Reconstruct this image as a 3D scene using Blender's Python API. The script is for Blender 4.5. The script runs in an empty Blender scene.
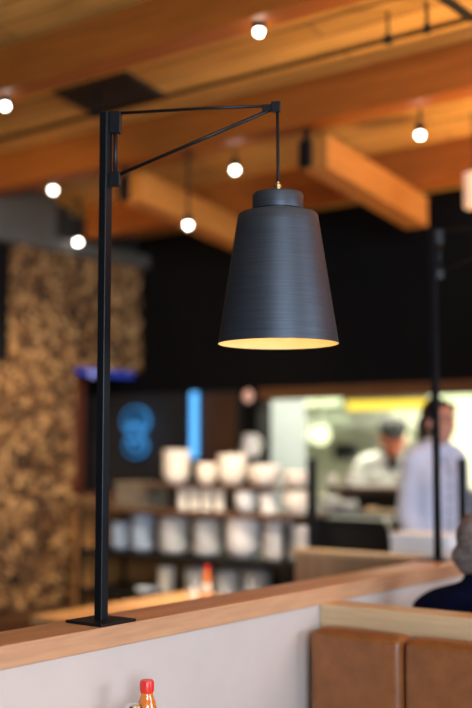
import bpy, bmesh, math, random
from mathutils import Vector, Matrix, Euler
random.seed(7)
SC = bpy.context.scene
COL = SC.collection
PI = math.pi
# ------------------------------------------------------------------ camera numbers
F = 1100.0; YAW = math.radians(37.4); PT = math.atan(95/1100.0); CZ = 1.5
PITCH = 0.142                                    # the roof falls towards the kitchen
def roof(y): return 3.30 - PITCH*(y-4.37)
def _ray(px, py):
    u=(px-236)/F; v=(354-py)/F
    c,s=math.cos(PT),math.sin(PT)
    x=u; y=c-v*s; z=s+v*c
    cy,sy=math.cos(YAW),math.sin(YAW)
    return Vector((x*cy-y*sy, x*sy+y*cy, z))
def at(px,py,X=None,Y=None,Z=None):              # a sight line met with one wall / floor plane: used to measure positions
    r=_ray(px,py)
    if X is not None: t=X/r.x
    elif Y is not None: t=Y/r.y
    else: t=(Z-CZ)/r.z
    return Vector((r.x*t, r.y*t, CZ+r.z*t))

# ------------------------------------------------------------------ materials
def nodes(name):
    m=bpy.data.materials.new(name); m.use_nodes=True
    nt=m.node_tree; b=nt.nodes['Principled BSDF']
    return m,nt,b
def mat(name, col, rough=.5, metal=0, var=.12, scale=20, stretch=(1,1,1), bump=0, emit=None, es=0, detail=4, spec=None, trans=0, coat=0):
    m,nt,b=nodes(name)
    tc=nt.nodes.new('ShaderNodeTexCoord'); mp=nt.nodes.new('ShaderNodeMapping'); mp.inputs['Scale'].default_value=stretch
    nz=nt.nodes.new('ShaderNodeTexNoise'); nz.inputs['Scale'].default_value=scale; nz.inputs['Detail'].default_value=detail
    nt.links.new(tc.outputs['Object'],mp.inputs['Vector']); nt.links.new(mp.outputs['Vector'],nz.inputs['Vector'])
    cr=nt.nodes.new('ShaderNodeValToRGB')
    cr.color_ramp.elements[0].position=.3; cr.color_ramp.elements[1].position=.7
    cr.color_ramp.elements[0].color=tuple(c*(1-var) for c in col)+(1,)
    cr.color_ramp.elements[1].color=tuple(min(1,c*(1+var)) for c in col)+(1,)
    nt.links.new(nz.outputs['Fac'],cr.inputs['Fac']); nt.links.new(cr.outputs['Color'],b.inputs['Base Color'])
    b.inputs['Roughness'].default_value=rough; b.inputs['Metallic'].default_value=metal
    if spec is not None: b.inputs['Specular IOR Level'].default_value=spec
    if trans: b.inputs['Transmission Weight'].default_value=trans
    if coat: b.inputs['Coat Weight'].default_value=coat
    if bump:
        bp=nt.nodes.new('ShaderNodeBump'); bp.inputs['Strength'].default_value=bump; bp.inputs['Distance'].default_value=.01
        nt.links.new(nz.outputs['Fac'],bp.inputs['Height']); nt.links.new(bp.outputs['Normal'],b.inputs['Normal'])
    if emit:
        b.inputs['Emission Color'].default_value=tuple(emit)+(1,); b.inputs['Emission Strength'].default_value=es
    return m
def wood(name, col, axis='X', rough=.45, var=.3, scale=9, dark=None):
    st={'X':(.09,1,1),'Y':(1,.09,1),'Z':(1,1,.07)}[axis]
    m,nt,b=nodes(name)
    tc=nt.nodes.new('ShaderNodeTexCoord'); mp=nt.nodes.new('ShaderNodeMapping'); mp.inputs['Scale'].default_value=st
    nt.links.new(tc.outputs['Object'],mp.inputs['Vector'])
    n1=nt.nodes.new('ShaderNodeTexNoise'); n1.inputs['Scale'].default_value=scale; n1.inputs['Detail'].default_value=5; n1.inputs['Distortion'].default_value=1.2
    n2=nt.nodes.new('ShaderNodeTexNoise'); n2.inputs['Scale'].default_value=scale*9; n2.inputs['Detail'].default_value=3
    for n in (n1,n2): nt.links.new(mp.outputs['Vector'],n.inputs['Vector'])
    mx=nt.nodes.new('ShaderNodeMix'); mx.inputs[0].default_value=.4
    nt.links.new(n1.outputs['Fac'],mx.inputs[2]); nt.links.new(n2.outputs['Fac'],mx.inputs[3])
    cr=nt.nodes.new('ShaderNodeValToRGB'); cr.color_ramp.elements[0].position=.32; cr.color_ramp.elements[1].position=.68
    d=dark or tuple(c*(1-var) for c in col)
    cr.color_ramp.elements[0].color=tuple(d)+(1,); cr.color_ramp.elements[1].color=tuple(min(1,c*(1+var*.5)) for c in col)+(1,)
    nt.links.new(mx.outputs[0],cr.inputs['Fac']); nt.links.new(cr.outputs['Color'],b.inputs['Base Color'])
    b.inputs['Roughness'].default_value=rough
    bp=nt.nodes.new('ShaderNodeBump'); bp.inputs['Strength'].default_value=.12; bp.inputs['Distance'].default_value=.004
    nt.links.new(mx.outputs[0],bp.inputs['Height']); nt.links.new(bp.outputs['Normal'],b.inputs['Normal'])
    return m
def planks(name, c1, c2, gap, width=.13, length=2.6, rough=.5):
    m,nt,b=nodes(name)
    tc=nt.nodes.new('ShaderNodeTexCoord')
    br=nt.nodes.new('ShaderNodeTexBrick'); br.inputs['Scale'].default_value=1
    br.inputs['Brick Width'].default_value=length; br.inputs['Row Height'].default_value=width; br.inputs['Mortar Size'].default_value=.005
    br.inputs['Color1'].default_value=tuple(c1)+(1,); br.inputs['Color2'].default_value=tuple(c2)+(1,); br.inputs['Mortar'].default_value=tuple(gap)+(1,)
    br.inputs['Bias'].default_value=0
    nt.links.new(tc.outputs['Object'],br.inputs['Vector'])
    mp=nt.nodes.new('ShaderNodeMapping'); mp.inputs['Scale'].default_value=(.1,1,1); nt.links.new(tc.outputs['Object'],mp.inputs['Vector'])
    nz=nt.nodes.new('ShaderNodeTexNoise'); nz.inputs['Scale'].default_value=22; nz.inputs['Detail'].default_value=5; nt.links.new(mp.outputs['Vector'],nz.inputs['Vector'])
    mr=nt.nodes.new('ShaderNodeMapRange'); mr.inputs[1].default_value=.3; mr.inputs[2].default_value=.7; mr.inputs[3].default_value=.72; mr.inputs[4].default_value=1.15
    nt.links.new(nz.outputs['Fac'],mr.inputs[0])
    mx=nt.nodes.new('ShaderNodeMix'); mx.data_type='RGBA'; mx.blend_type='MULTIPLY'; mx.inputs[0].default_value=1
    nt.links.new(br.outputs['Color'],mx.inputs[6]); nt.links.new(mr.outputs[0],mx.inputs[7])
    nt.links.new(mx.outputs[2],b.inputs['Base Color']); b.inputs['Roughness'].default_value=rough
    return m
def glow(name, col, s):
    m=bpy.data.materials.new(name); m.use_nodes=True; nt=m.node_tree; nt.nodes.clear()
    e=nt.nodes.new('ShaderNodeEmission'); e.inputs[0].default_value=tuple(col)+(1,); e.inputs[1].default_value=s
    o=nt.nodes.new('ShaderNodeOutputMaterial'); nt.links.new(e.outputs[0],o.inputs[0]); return m
def cellmat(name, cols, scale, rough=.8):
    m,nt,b=nodes(name)
    tc=nt.nodes.new('ShaderNodeTexCoord'); vo=nt.nodes.new('ShaderNodeTexVoronoi'); vo.inputs['Scale'].default_value=scale
    nt.links.new(tc.outputs['Object'],vo.inputs['Vector'])
    sep=nt.nodes.new('ShaderNodeSeparateColor'); nt.links.new(vo.outputs['Color'],sep.inputs[0])
    nz=nt.nodes.new('ShaderNodeTexNoise'); nz.inputs['Scale'].default_value=5; nz.inputs['Detail'].default_value=3; nt.links.new(tc.outputs['Object'],nz.inputs['Vector'])
    ad=nt.nodes.new('ShaderNodeMath'); ad.operation='MULTIPLY_ADD'; ad.inputs[1].default_value=.95
    nt.links.new(sep.outputs[0],ad.inputs[0])
    m2=nt.nodes.new('ShaderNodeMath'); m2.operation='MULTIPLY_ADD'; m2.inputs[1].default_value=1.3; m2.inputs[2].default_value=-.60; nt.links.new(nz.outputs['Fac'],m2.inputs[0])
    nt.links.new(m2.outputs[0],ad.inputs[2])
    cr=nt.nodes.new('ShaderNodeValToRGB'); e=cr.color_ramp.elements
    e[0].position=0; e[0].color=tuple(cols[0])+(1,); e[1].position=1; e[1].color=tuple(cols[-1])+(1,)
    for i,c in enumerate(cols[1:-1]):
        k=e.new((i+1)/(len(cols)-1)); k.color=tuple(c)+(1,)
    nt.links.new(ad.outputs[0],cr.inputs['Fac']); nt.links.new(cr.outputs['Color'],b.inputs['Base Color']); b.inputs['Roughness'].default_value=rough
    return m

M={}
M['beamX']=wood('beam timber along x',(.46,.128,.015),'X',.5,.35,4)
M['beamY']=wood('beam timber along y',(.66,.24,.04),'Y',.5,.3,4)
M['planks']=planks('ceiling boards',(.86,.47,.12),(.74,.37,.085),(.30,.13,.03))
M['floor']=planks('floor boards',(.22,.12,.06),(.17,.09,.045),(.06,.03,.015),.15,1.8)
M['chips']=cellmat('split wood cladding',[(.018,.008,.003),(.09,.04,.013),(.27,.13,.043),(.62,.37,.15)],27)
M['blackwall']=mat('black painted boarding',(.0025,.0023,.0023),.8,spec=.2,var=.3,scale=3,stretch=(1,1,.3))
M['darkwall']=mat('charcoal wall',(.020,.0195,.0185),.7,var=.2,scale=4)
M['soffit']=mat('grey plaster soffit',(.085,.08,.075),.8,var=.1,scale=5)
M['niche']=wood('reddish niche boards',(.34,.075,.025),'Z',.5,.5,6)
M['plinth']=wood('dark stained wood',(.09,.04,.016),'Y',.5,.4,8)
M['trimwood']=wood('brown wood trim',(.16,.065,.02),'X',.45,.35,8)
M['plaster']=mat('off white painted plaster',(.53,.455,.41),.75,var=.03,scale=6,bump=.03)
M['capwood']=wood('oak cap',(.56,.295,.155),'Y',.4,.28,9)
M['railwood']=wood('pale oak rail',(.62,.43,.24),'X',.45,.22,10)
M['panelwood']=wood('pale oak panel',(.46,.30,.17),'Z',.5,.3,9)
M['tablewood']=wood('honey wood tabletop',(.80,.46,.20),'Y',.35,.25,8)
M['shelfwood']=wood('dark brown shelf',(.10,.05,.025),'X',.45,.35,8)
M['warmwood']=wood('orange brown boards',(.38,.17,.05),'X',.5,.4,7)
M['leather']=mat('tan leather',(.225,.078,.022),.40,var=.2,scale=16,bump=.2,detail=8)
M['seam']=mat('dark leather piping',(.10,.035,.012),.5)
M['steel']=mat('black powder coated steel',(.006,.007,.009),.36,metal=.1,spec=.3,var=.15,scale=30)
M['matte']=mat('matt black',(.006,.006,.0065),.6,spec=.3)
M['brass']=mat('brass',(.75,.5,.22),.25,1,var=.08)
M['inox']=mat('brushed stainless steel',(.52,.54,.53),.35,.9,var=.1,scale=12,stretch=(.2,1,1))
M['dark_inox']=mat('dull dark steel',(.14,.14,.14),.5,.6,var=.1)
M['chrome']=mat('chrome',(.75,.76,.78),.15,1,var=.05)
M['ceramic']=mat('warm white glazed china',(.86,.80,.71),.3,var=.05,scale=8)
M['grey_china']=mat('pale grey china',(.80,.81,.82),.3,var=.08,scale=8)
M['blue_china']=mat('bluish white china',(.62,.70,.82),.28,var=.25,scale=14)
M['white_card']=mat('bluish white card',(.84,.89,.95),.6,var=.03)
M['red']=mat('red plastic',(.72,.03,.02),.35,var=.08)
M['sauce']=mat('orange chilli sauce in glass',(.62,.17,.02),.12,var=.12,scale=18,coat=.6)
M['label_white']=mat('white paper label',(.8,.78,.72),.6,var=.05)
M['white_plastic']=mat('white plastic',(.82,.80,.76),.35,var=.04)
M['skin']=mat('skin',(.56,.27,.185),.5,var=.1,scale=14)
M['skin_red']=mat('flushed skin',(.60,.17,.08),.5,var=.12,scale=14)
M['lip']=mat('lips',(.42,.12,.10),.45)
M['eye']=mat('eyes',(.03,.02,.015),.2)
M['hair_dark']=mat('dark brown hair',(.022,.012,.008),.5,var=.4,scale=40,stretch=(1,1,.15))
M['hair_grey']=mat('short grey hair',(.15,.125,.115),.8,var=.45,scale=70,bump=.5)
M['coat']=mat('white cotton jacket',(.74,.77,.84),.8,var=.05,scale=10,bump=.1)
M['coat_cream']=mat('off white cook jacket cotton',(.56,.56,.53),.8,var=.05,bump=.1)
M['coat_blue']=mat('pale lilac blue cotton jacket',(.50,.57,.74),.8,var=.05,scale=10,bump=.1)
M['black_cloth']=mat('black cloth',(.014,.014,.017),.85,var=.2)
M['navy']=mat('navy knit',(.0025,.004,.018),.95,spec=.08,var=.25,scale=30)
M['shoe']=mat('black shoe leather',(.012,.011,.01),.45)
M['tile']=mat('kitchen wall tile',(.62,.61,.46),.35,var=.06,scale=3)
M['kceil']=mat('kitchen ceiling white',(.75,.75,.66),.7,var=.04)
M['bulb']=glow('lit bulb',(1,.93,.80),14)
M['lampbulb']=glow('lit lamp bulb',(1,.70,.33),26)
M['tube_yellow']=glow('lit yellow tube',(1,.74,.07),1.15)
M['tube_white']=glow('lit greenish white tube',(.88,1,.55),1.4)
M['lamp_green']=glow('lit kitchen lamp',(.95,1,.60),1.5)
M['neon']=glow('blue light tube',(.12,.48,1),1.2)
M['neon_deep']=glow('deep blue light tube',(.05,.10,.7),.35)
M['sign']=glow('blue lit sign face',(.06,.31,.72),.62)
M['sign_dark']=mat('dark blue sign marks',(.01,.04,.10),.5)
M['cream_shade']=mat('cream lampshade',(.85,.62,.42),.7,emit=(1,.6,.35),es=.35)

# black hand-finished metal of the shade: horizontal brushing, scratches
def shade_metal():
    m,nt,b=nodes('brushed black metal shade')
    tc=nt.nodes.new('ShaderNodeTexCoord'); mp=nt.nodes.new('ShaderNodeMapping'); mp.inputs['Scale'].default_value=(2,2,60)
    nt.links.new(tc.outputs['Object'],mp.inputs['Vector'])
    n=nt.nodes.new('ShaderNodeTexNoise'); n.inputs['Scale'].default_value=4; n.inputs['Detail'].default_value=6; nt.links.new(mp.outputs['Vector'],n.inputs['Vector'])
    n2=nt.nodes.new('ShaderNodeTexNoise'); n2.inputs['Scale'].default_value=9; n2.inputs['Detail'].default_value=5; nt.links.new(tc.outputs['Object'],n2.inputs['Vector'])
    cr=nt.nodes.new('ShaderNodeValToRGB'); cr.color_ramp.elements[0].position=.3; cr.color_ramp.elements[1].position=.75
    cr.color_ramp.elements[0].color=(.056,.068,.088,1); cr.color_ramp.elements[1].color=(.080,.096,.122,1)
    nt.links.new(n.outputs['Fac'],cr.inputs['Fac']); nt.links.new(cr.outputs['Color'],b.inputs['Base Color'])
    mr=nt.nodes.new('ShaderNodeMapRange'); mr.inputs[3].default_value=.40; mr.inputs[4].default_value=.56
    nt.links.new(n2.outputs['Fac'],mr.inputs[0]); nt.links.new(mr.outputs[0],b.inputs['Roughness'])
    b.inputs['Metallic'].default_value=.8
    bp=nt.nodes.new('ShaderNodeBump'); bp.inputs['Strength'].default_value=.12; bp.inputs['Distance'].default_value=.002
    nt.links.new(n.outputs['Fac'],bp.inputs['Height']); nt.links.new(bp.outputs['Normal'],b.inputs['Normal'])
    return m
M['shade']=shade_metal()
M['shade_in']=mat('cream enamel shade lining',(.86,.74,.48),.5,var=.04)

# ------------------------------------------------------------------ mesh helpers
def wloc(o):
    v=Vector((0,0,0))
    while o: v+=o.location; o=o.parent
    return v
class MB:
    def __init__(s): s.bm=bmesh.new(); s.mi=0
    def _mark(s,faces):
        for f in faces: f.material_index=s.mi
    def box(s,x0,x1,y0,y1,z0,z1,rot=None,bev=0):
        r=bmesh.ops.create_cube(s.bm,size=1); vs=r['verts']
        c=Vector(((x0+x1)/2,(y0+y1)/2,(z0+z1)/2)); d=(abs(x1-x0),abs(y1-y0),abs(z1-z0))
        for v in vs: v.co=Vector((v.co.x*d[0],v.co.y*d[1],v.co.z*d[2]))
        fs={f for v in vs for f in v.link_faces}
        if bev:
            es={e for v in vs for e in v.link_edges}
            rr=bmesh.ops.bevel(s.bm,geom=list(es),offset=bev,segments=3,affect='EDGES',profile=.5)
            vs=list({v for f in rr['faces'] for v in f.verts}|{v for v in vs if v.is_valid})
            fs={f for v in vs for f in v.link_faces}
        for v in vs:
            if rot is not None: v.co=rot@v.co
            v.co+=c
        s._mark(fs); return s
    def ring(s,c,n,r,seg,ref):
        n=n.normalized(); a=n.cross(ref)
        if a.length<1e-4: a=n.cross(Vector((1,0,0)))
        a.normalize(); b=n.cross(a)
        return [s.bm.verts.new(c+(a*math.cos(2*PI*i/seg)+b*math.sin(2*PI*i/seg))*r) for i in range(seg)]
    def skin(s,rings,cap=True,close=False):
        fs=[]
        for A,B in zip(rings,rings[1:]):
            n=len(A)
            for i in range(n): fs.append(s.bm.faces.new((A[i],A[(i+1)%n],B[(i+1)%n],B[i])))
        if cap:
            fs.append(s.bm.faces.new(list(reversed(rings[0])))); fs.append(s.bm.faces.new(rings[-1]))
        s._mark(fs); return s
    def tube(s,pts,r,seg=10):
        pts=[Vector(p) for p in pts]; rs=r if isinstance(r,(list,tuple)) else [r]*len(pts); R=[]
        for i,p in enumerate(pts):
            d=(pts[min(i+1,len(pts)-1)]-pts[max(i-1,0)])
            ref=Vector((0,0,1)) if abs(d.normalized().z)<.9 else Vector((0,1,0))
            R.append(s.ring(p,d,rs[i],seg,ref))
        return s.skin(R)
    def lathe(s,prof,c=(0,0,0),seg=32,cap=True):
        c=Vector(c); R=[[s.bm.verts.new(c+Vector((r*math.cos(2*PI*i/seg),r*math.sin(2*PI*i/seg),z))) for i in range(seg)] for r,z in prof]
        return s.skin(R,cap)
    def ball(s,c,r,seg=16,rot=None):
        rr=r if isinstance(r,(tuple,list)) else (r,r,r)
        o=bmesh.ops.create_uvsphere(s.bm,u_segments=seg,v_segments=max(6,seg*2//3),radius=1)
        for v in o['verts']:
            p=Vector((v.co.x*rr[0],v.co.y*rr[1],v.co.z*rr[2]))
            if rot is not None: p=rot@p
            v.co=p+Vector(c)
        s._mark({f for v in o['verts'] for f in v.link_faces}); return s
    def bone(s,p0,r0,p1,r1,seg=14):               # tapered capsule
        p0,p1=Vector(p0),Vector(p1); d=(p1-p0)
        if d.length<1e-5: return s.ball(p0,r0,seg)
        n=d.normalized(); ref=Vector((0,0,1)) if abs(n.z)<.9 else Vector((0,1,0)); R=[]
        for a in (80,55,28): a=math.radians(a); R.append(s.ring(p0-n*r0*math.sin(a),n,r0*math.cos(a),seg,ref))
        R.append(s.ring(p0,n,r0,seg,ref)); R.append(s.ring(p1,n,r1,seg,ref))
        for a in (28,55,80): a=math.radians(a); R.append(s.ring(p1+n*r1*math.sin(a),n,r1*math.cos(a),seg,ref))
        return s.skin(R)
    def build(s,name,m,parent=None,smooth=False,bevel=0,local=False):
        bmesh.ops.recalc_face_normals(s.bm,faces=s.bm.faces[:])
        if parent is not None and not local:
            off=wloc(parent)
            for v in s.bm.verts: v.co-=off
        org=Vector((0,0,0))
        if parent is None and s.bm.verts:          # a thing that is one mesh gets its origin at its base
            xs=[v.co for v in s.bm.verts]
            lo=Vector(min(v[i] for v in xs) for i in range(3)); hi=Vector(max(v[i] for v in xs) for i in range(3))
            org=Vector(((lo.x+hi.x)/2,(lo.y+hi.y)/2,lo.z))
            for v in s.bm.verts: v.co-=org
        me=bpy.data.meshes.new(name); s.bm.to_mesh(me); s.bm.free()
        for k in (m if isinstance(m,(list,tuple)) else [m]): me.materials.append(M[k] if isinstance(k,str) else k)
        o=bpy.data.objects.new(name,me); COL.objects.link(o); o.location=org
        if parent is not None: o.parent=parent
        if smooth:
            for p in me.polygons: p.use_smooth=True
        if smooth=='edges':
            me.set_sharp_from_angle(angle=math.radians(35))
        if bevel:
            b=o.modifiers.new('bevel','BEVEL'); b.width=bevel; b.segments=3; b.limit_method='ANGLE'
        return o
def tag(o,label,cat,group=None,kind=None):
    if label: o['label']=label
    if cat: o['category']=cat
    if group: o['group']=group
    if kind: o['kind']=kind
    return o
def thing(name,loc,label,cat,group=None,rz=0):
    o=bpy.data.objects.new(name,None); COL.objects.link(o); o.location=loc; o.rotation_euler=(0,0,rz); o.empty_display_size=.1
    return tag(o,label,cat,group)
def struct(o): o['kind']='structure'; return o
def copy_tree(o,parent=None,loc=None,rz=None,label=None):
    c=o.copy(); COL.objects.link(c)
    if parent is not None: c.parent=parent
    for ch in list(o.children): copy_tree(ch,c)
    if loc is not None: c.location=loc
    if rz is not None: c.rotation_euler=(0,0,rz)
    if label: c['label']=label
    return c
def rounded(name,m,parent,x0,x1,y0,y1,z0,z1,rad,lv=3,puff=0):   # an upholstered pad: dense box with rounded rim and a puffed face
    b=MB(); b.box(x0,x1,y0,y1,z0,z1,bev=rad)
    o=b.build(name,m,parent,smooth=True)
    s=o.modifiers.new('s','SUBSURF'); s.levels=1; s.render_levels=1
    return o

# ================================================================== THE SETTING
XL=-5.49; YF=6.0
def roofslab():
    b=MB(); bm=b.bm; x0,x1,y0,y1=-6.6,4.0,-2.0,6.2
    vs=[bm.verts.new((x,y,roof(y)+t)) for t in (0,.12) for (x,y) in ((x0,y0),(x1,y0),(x1,y1),(x0,y1))]
    for f in ((0,1,2,3),(7,6,5,4),(0,4,5,1),(1,5,6,2),(2,6,7,3),(3,7,4,0)): bm.faces.new([vs[i] for i in f])
    return struct(b.build('ceiling','planks'))
roofslab()
b=MB(); b.box(-6.6,4,-2,9.2,-.1,0); struct(b.build('floor','floor'))

# left wall: split-wood cladding round a dark opening with a niche behind it
NY0,NZ0,NZ1=5.31,1.175,2.06
b=MB()
b.box(XL-.12,XL-.03,-2,NY0,0,3.9); b.box(XL-.12,XL-.03,NY0,YF,0,NZ0); b.box(XL-.12,XL-.03,NY0,YF,NZ1,3.12)
wl=struct(b.build('wall_left','darkwall'))
b=MB(); cs=.045
y=2.6
def clad(b,y0,y1,z0,z1):
    yy=y0
    while yy<y1-.005:
        w=min(random.uniform(.03,.06),y1-yy); z=z0-random.uniform(0,.03)
        z=z0
        while z<z1-.005:
            h=min(random.uniform(.03,.075),z1-z); d=random.uniform(0,.065)
            b.box(XL-.03,XL+d,yy+.001,yy+w-.001,z+.001,z+h-.001); z+=h
        yy+=w
clad(b,4.73,NY0,.48,2.83); clad(b,3.4,4.73,.48,2.06); clad(b,NY0,5.97,NZ1,2.83); clad(b,NY0,5.97,.50,NZ0)
b.build('wood_cladding','chips',wl)
b=MB(); b.box(XL-.03,XL+.02,2.4,4.73,2.06,2.83); b.build('upper_panel','blackwall',wl)
# soffit and grey bulkhead over the left wall
b=MB(); b.box(XL-.03,XL+.10,-2,YF,2.83,2.92); b.box(XL-.03,XL+.06,-2,5.1,2.92,3.25)
struct(b.build('trim_1','soffit'))
# niche
b=MB(); b.box(-6.1,-6.05,NY0-.05,YF,NZ0-.1,NZ1+.1); b.box(-6.05,XL-.12,NY0-.05,NY0,NZ0,NZ1); b.box(-6.05,XL-.12,NY0-.05,YF,NZ0-.06,NZ0); b.box(-6.05,XL-.12,NY0-.05,YF,NZ1,NZ1+.06)
for k in range(4): b.box(-6.05,-6.01,NY0+.05+k*.15,NY0+.12+k*.15,NZ0,NZ1)
struct(b.build('wall_niche','niche'))
b=MB(); b.box(XL+.06,XL+.3,2.4,5.3,0,.47); tag(b.build('banquette_bench','plinth',bevel=.01),'low dark wood bench along foot of the split wood wall','bench')
# facade of the kitchen
b=MB(); b.box(-6.1,4,YF,YF+.12,1.90,3.13)
fac=struct(b.build('wall_back','blackwall'))
b=MB(); b.box(-6.1,-4.52,YF,YF+.12,0,1.90); b.build('wall_section','darkwall',fac)
b=MB(); b.box(-4.39,4,YF-.015,YF+.135,1.83,1.905); struct(b.build('trim_2','trimwood'))
b=MB(); b.box(-4.52,-4.39,YF-.02,YF+.14,0,1.90); struct(b.build('trim_3','blackwall'))
a=at(203,392,Y=5.985); c=at(235,450,Y=5.985); b=MB(); b.box(a.x,c.x,5.98,6.0,1.15,1.88); struct(b.build('trim_4','plinth'))
# kitchen shell
b=MB(); b.box(-6.1,4,8.8,8.9,0,2.4); struct(b.build('wall_kitchen','tile'))
b=MB(); b.box(-6.2,-6.1,6,8.9,0,2.4); struct(b.build('wall_kitchen_side','tile'))
b=MB(); b.box(-6.1,4,6.12,8.8,2.3,2.4); struct(b.build('ceiling_kitchen','kceil'))

# roof timbers -------------------------------------------------------
bl={2.47:'near timber roof beam, the first one up at the top left corner',3.42:'big timber roof beam crossing behind the pole lamp top, nearer of the two long ones',
    4.37:'long timber roof beam crossing directly above the black lampshade',5.32:'far timber roof beam just in front of the black kitchen wall'}
bl={2.47:'timber roof beam over the booths, nearest the viewer',3.42:'timber roof beam across the top left, nearer side of the black pipe',
    4.37:'long timber roof beam crossing above the lamp arm, beyond the black pipe',5.32:'farthest timber roof beam, in front of the black kitchen wall'}
for yb,lab in bl.items():
    if yb<3: continue
    zb=roof(yb)-.215
    b=MB(); b.box(XL+.11,3.9,yb,yb+.14,zb,roof(yb)+.03)
    tag(b.build('ceiling_beam','beamX',bevel=.006),lab,'beam','timber roof beams')
for k,(xa,lab) in enumerate(((-4.205,'hung timber joist left of the lampshade, under the long beam'),(-2.985,'hung timber joist right of the lampshade cap, under the long beam'))):
    t=thing('ceiling_joist',(xa+.065,4.45,2.85),lab,'joist','hung timber joists')
    b=MB(); bm=b.bm
    vs=[bm.verts.new((x,y,z)) for y,z0 in ((4.46,2.872),(5.5,2.745)) for x,z in ((xa,z0),(xa+.14,z0),(xa+.14,z0+.17),(xa,z0+.17))]
    for f in ((0,1,2,3),(7,6,5,4),(0,4,5,1),(1,5,6,2),(2,6,7,3),(3,7,4,0)): bm.faces.new([vs[i] for i in f])
    b.build('timber','beamY',t,bevel=.005)
    b=MB(); b.box(xa-.012,xa+.05,4.43,4.459,2.885,3.02); b.box(xa-.012,xa-.0005,4.43,4.50,2.885,3.02); b.box(xa+.01,xa+.035,4.44,4.458,3.02,3.10); b.build('steel_hanger','matte',t)
# vent
t=MB(); rot=Matrix.Rotation(-math.atan(PITCH),3,'X'); yc=4.05
for k in range(13):
    yy=-.14+k*.0233
    t.box(-.245,.245,yy-.005,yy+.005,-.012,0)
t.box(-.26,.26,-.155,.155,-.004,.0); 
for sgn in(-1,1): t.box(-.26,.26,sgn*.15-.012,sgn*.15+.012,-.014,0); t.box(sgn*.25-.012,sgn*.25+.012,-.155,.155,-.014,0)
for v in t.bm.verts: v.co=rot@v.co+Vector((-3.92,yc,roof(yc)+.001))
tag(t.build('ceiling_vent',mat('brown vent',(.045,.03,.018),.6)),'dark rectangular slatted vent set in ceiling boards above the lamp pole','vent')
# pipe with clips and drop rod
pz=roof(4.0)-.12
t=thing('ceiling_pipe',(-2.8,4.0,pz),'thin black pipe running across under the ceiling boards between two beams','pipe')
b=MB(); b.tube([(-5.4,4.0,pz),(3.5,4.0,pz)],.0095,10); b.build('pipe','matte',t,smooth=True)
for px in (388,97,-60):
    p=at(px,40 if px>300 else 114,Y=4.0)
    b=MB(); b.tube([(p.x,4.0,pz-.016),(p.x,4.0,pz+.016)],.02,10); b.tube([(p.x,4.0,pz),(p.x,4.0,roof(4.0)+.01)],.006,8); b.build('clip','matte',t,smooth=True)
p=at(427,28,Y=4.0); b=MB(); b.tube([(p.x,4.0,pz),(p.x,4.0,roof(4.0)+.01)],.008,8); b.tube([(p.x,4.0,pz-.014),(p.x,4.0,pz+.02)],.016,8); b.build('drop_rod','matte',t,smooth=True)
p=at(472,19,Y=4.0); b=MB(); b.tube([(p.x,4.0,pz),(p.x,2.2,pz+.0)],.019,10); b.build('branch_pipe','matte',t,smooth=True)

# ceiling spotlights
def spot(px,py,Y,lab):
    p=at(px,py,Y=Y)
    t=thing('ceiling_spotlight',p,lab,'spotlight','ceiling spotlights')
    zt=roof(p.y)
    if 3.42<p.y<3.56: zt=roof(3.42)-.215           # mounted under a beam
    if 4.37<p.y<4.51: zt=roof(4.37)-.215
    b=MB(); b.lathe([(.014,.009),(.022,.016),(.022,.045),(.012,.06)],p,16); b.build('housing','matte',t,smooth='edges')
    b=MB(); b.tube([p+Vector((0,0,.055)),(p.x,p.y,zt+.01)],.006,8); b.lathe([(.028,-.012),(.028,.012)],(p.x,p.y,zt),14); b.build('stem','matte',t,smooth='edges')
    b=MB(); b.ball(p,(.0195,.0195,.019),16); b.build('bulb','bulb',t,smooth=True)
    return p
SPOTS=[spot(*a) for a in ((259,32,3.50,'ceiling spotlight at top centre, under the nearer beam'),(5,106,3.50,'ceiling spotlight at far left edge, highest of the left ones'),
          (420,135,4.60,'ceiling spotlight right of lamp, between the long beam and the far beam'),(235,170,4.60,'ceiling spotlight just above and left of the lampshade cap'),
          (53,190,4.60,'ceiling spotlight left of the lamp pole bracket, upper of two'),(188,225,4.43,'ceiling spotlight between pole and shade, in front of the left joist'),
          (78,242,5.20,'ceiling spotlight just left of the pole, in front of the grey bulkhead'))]
# cream pendant seen at the right edge
p=at(474,190,Y=5.05)
t=thing('pendant_lamp',p,'pale cream pendant shade at the right edge under the far beam','pendant lamp')
b=MB(); b.lathe([(.05,-.09),(.052,-.088),(.052,.085),(.02,.092)],p,24,cap=True); b.build('shade','cream_shade',t,smooth='edges')
b=MB(); b.tube([p+Vector((0,0,.09)),(p.x,p.y,roof(p.y)+.01)],.005,8); b.build('cord','matte',t,smooth=True)

# ================================================================== BOOTH PARTITION (low wall)
t=thing('booth_partition',(-2.03,2,0),'low off white booth wall with an oak cap, carrying the pole lamps','partition')
b=MB(); b.box(-2.09,-1.948,-.6,5.2,0,1.006); b.build('wall_panel','plaster',t)
b=MB(); b.box(-2.10,-1.942,-.6,5.2,1.006,1.06); b.build('cap','capwood',t,bevel=.004)

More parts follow.
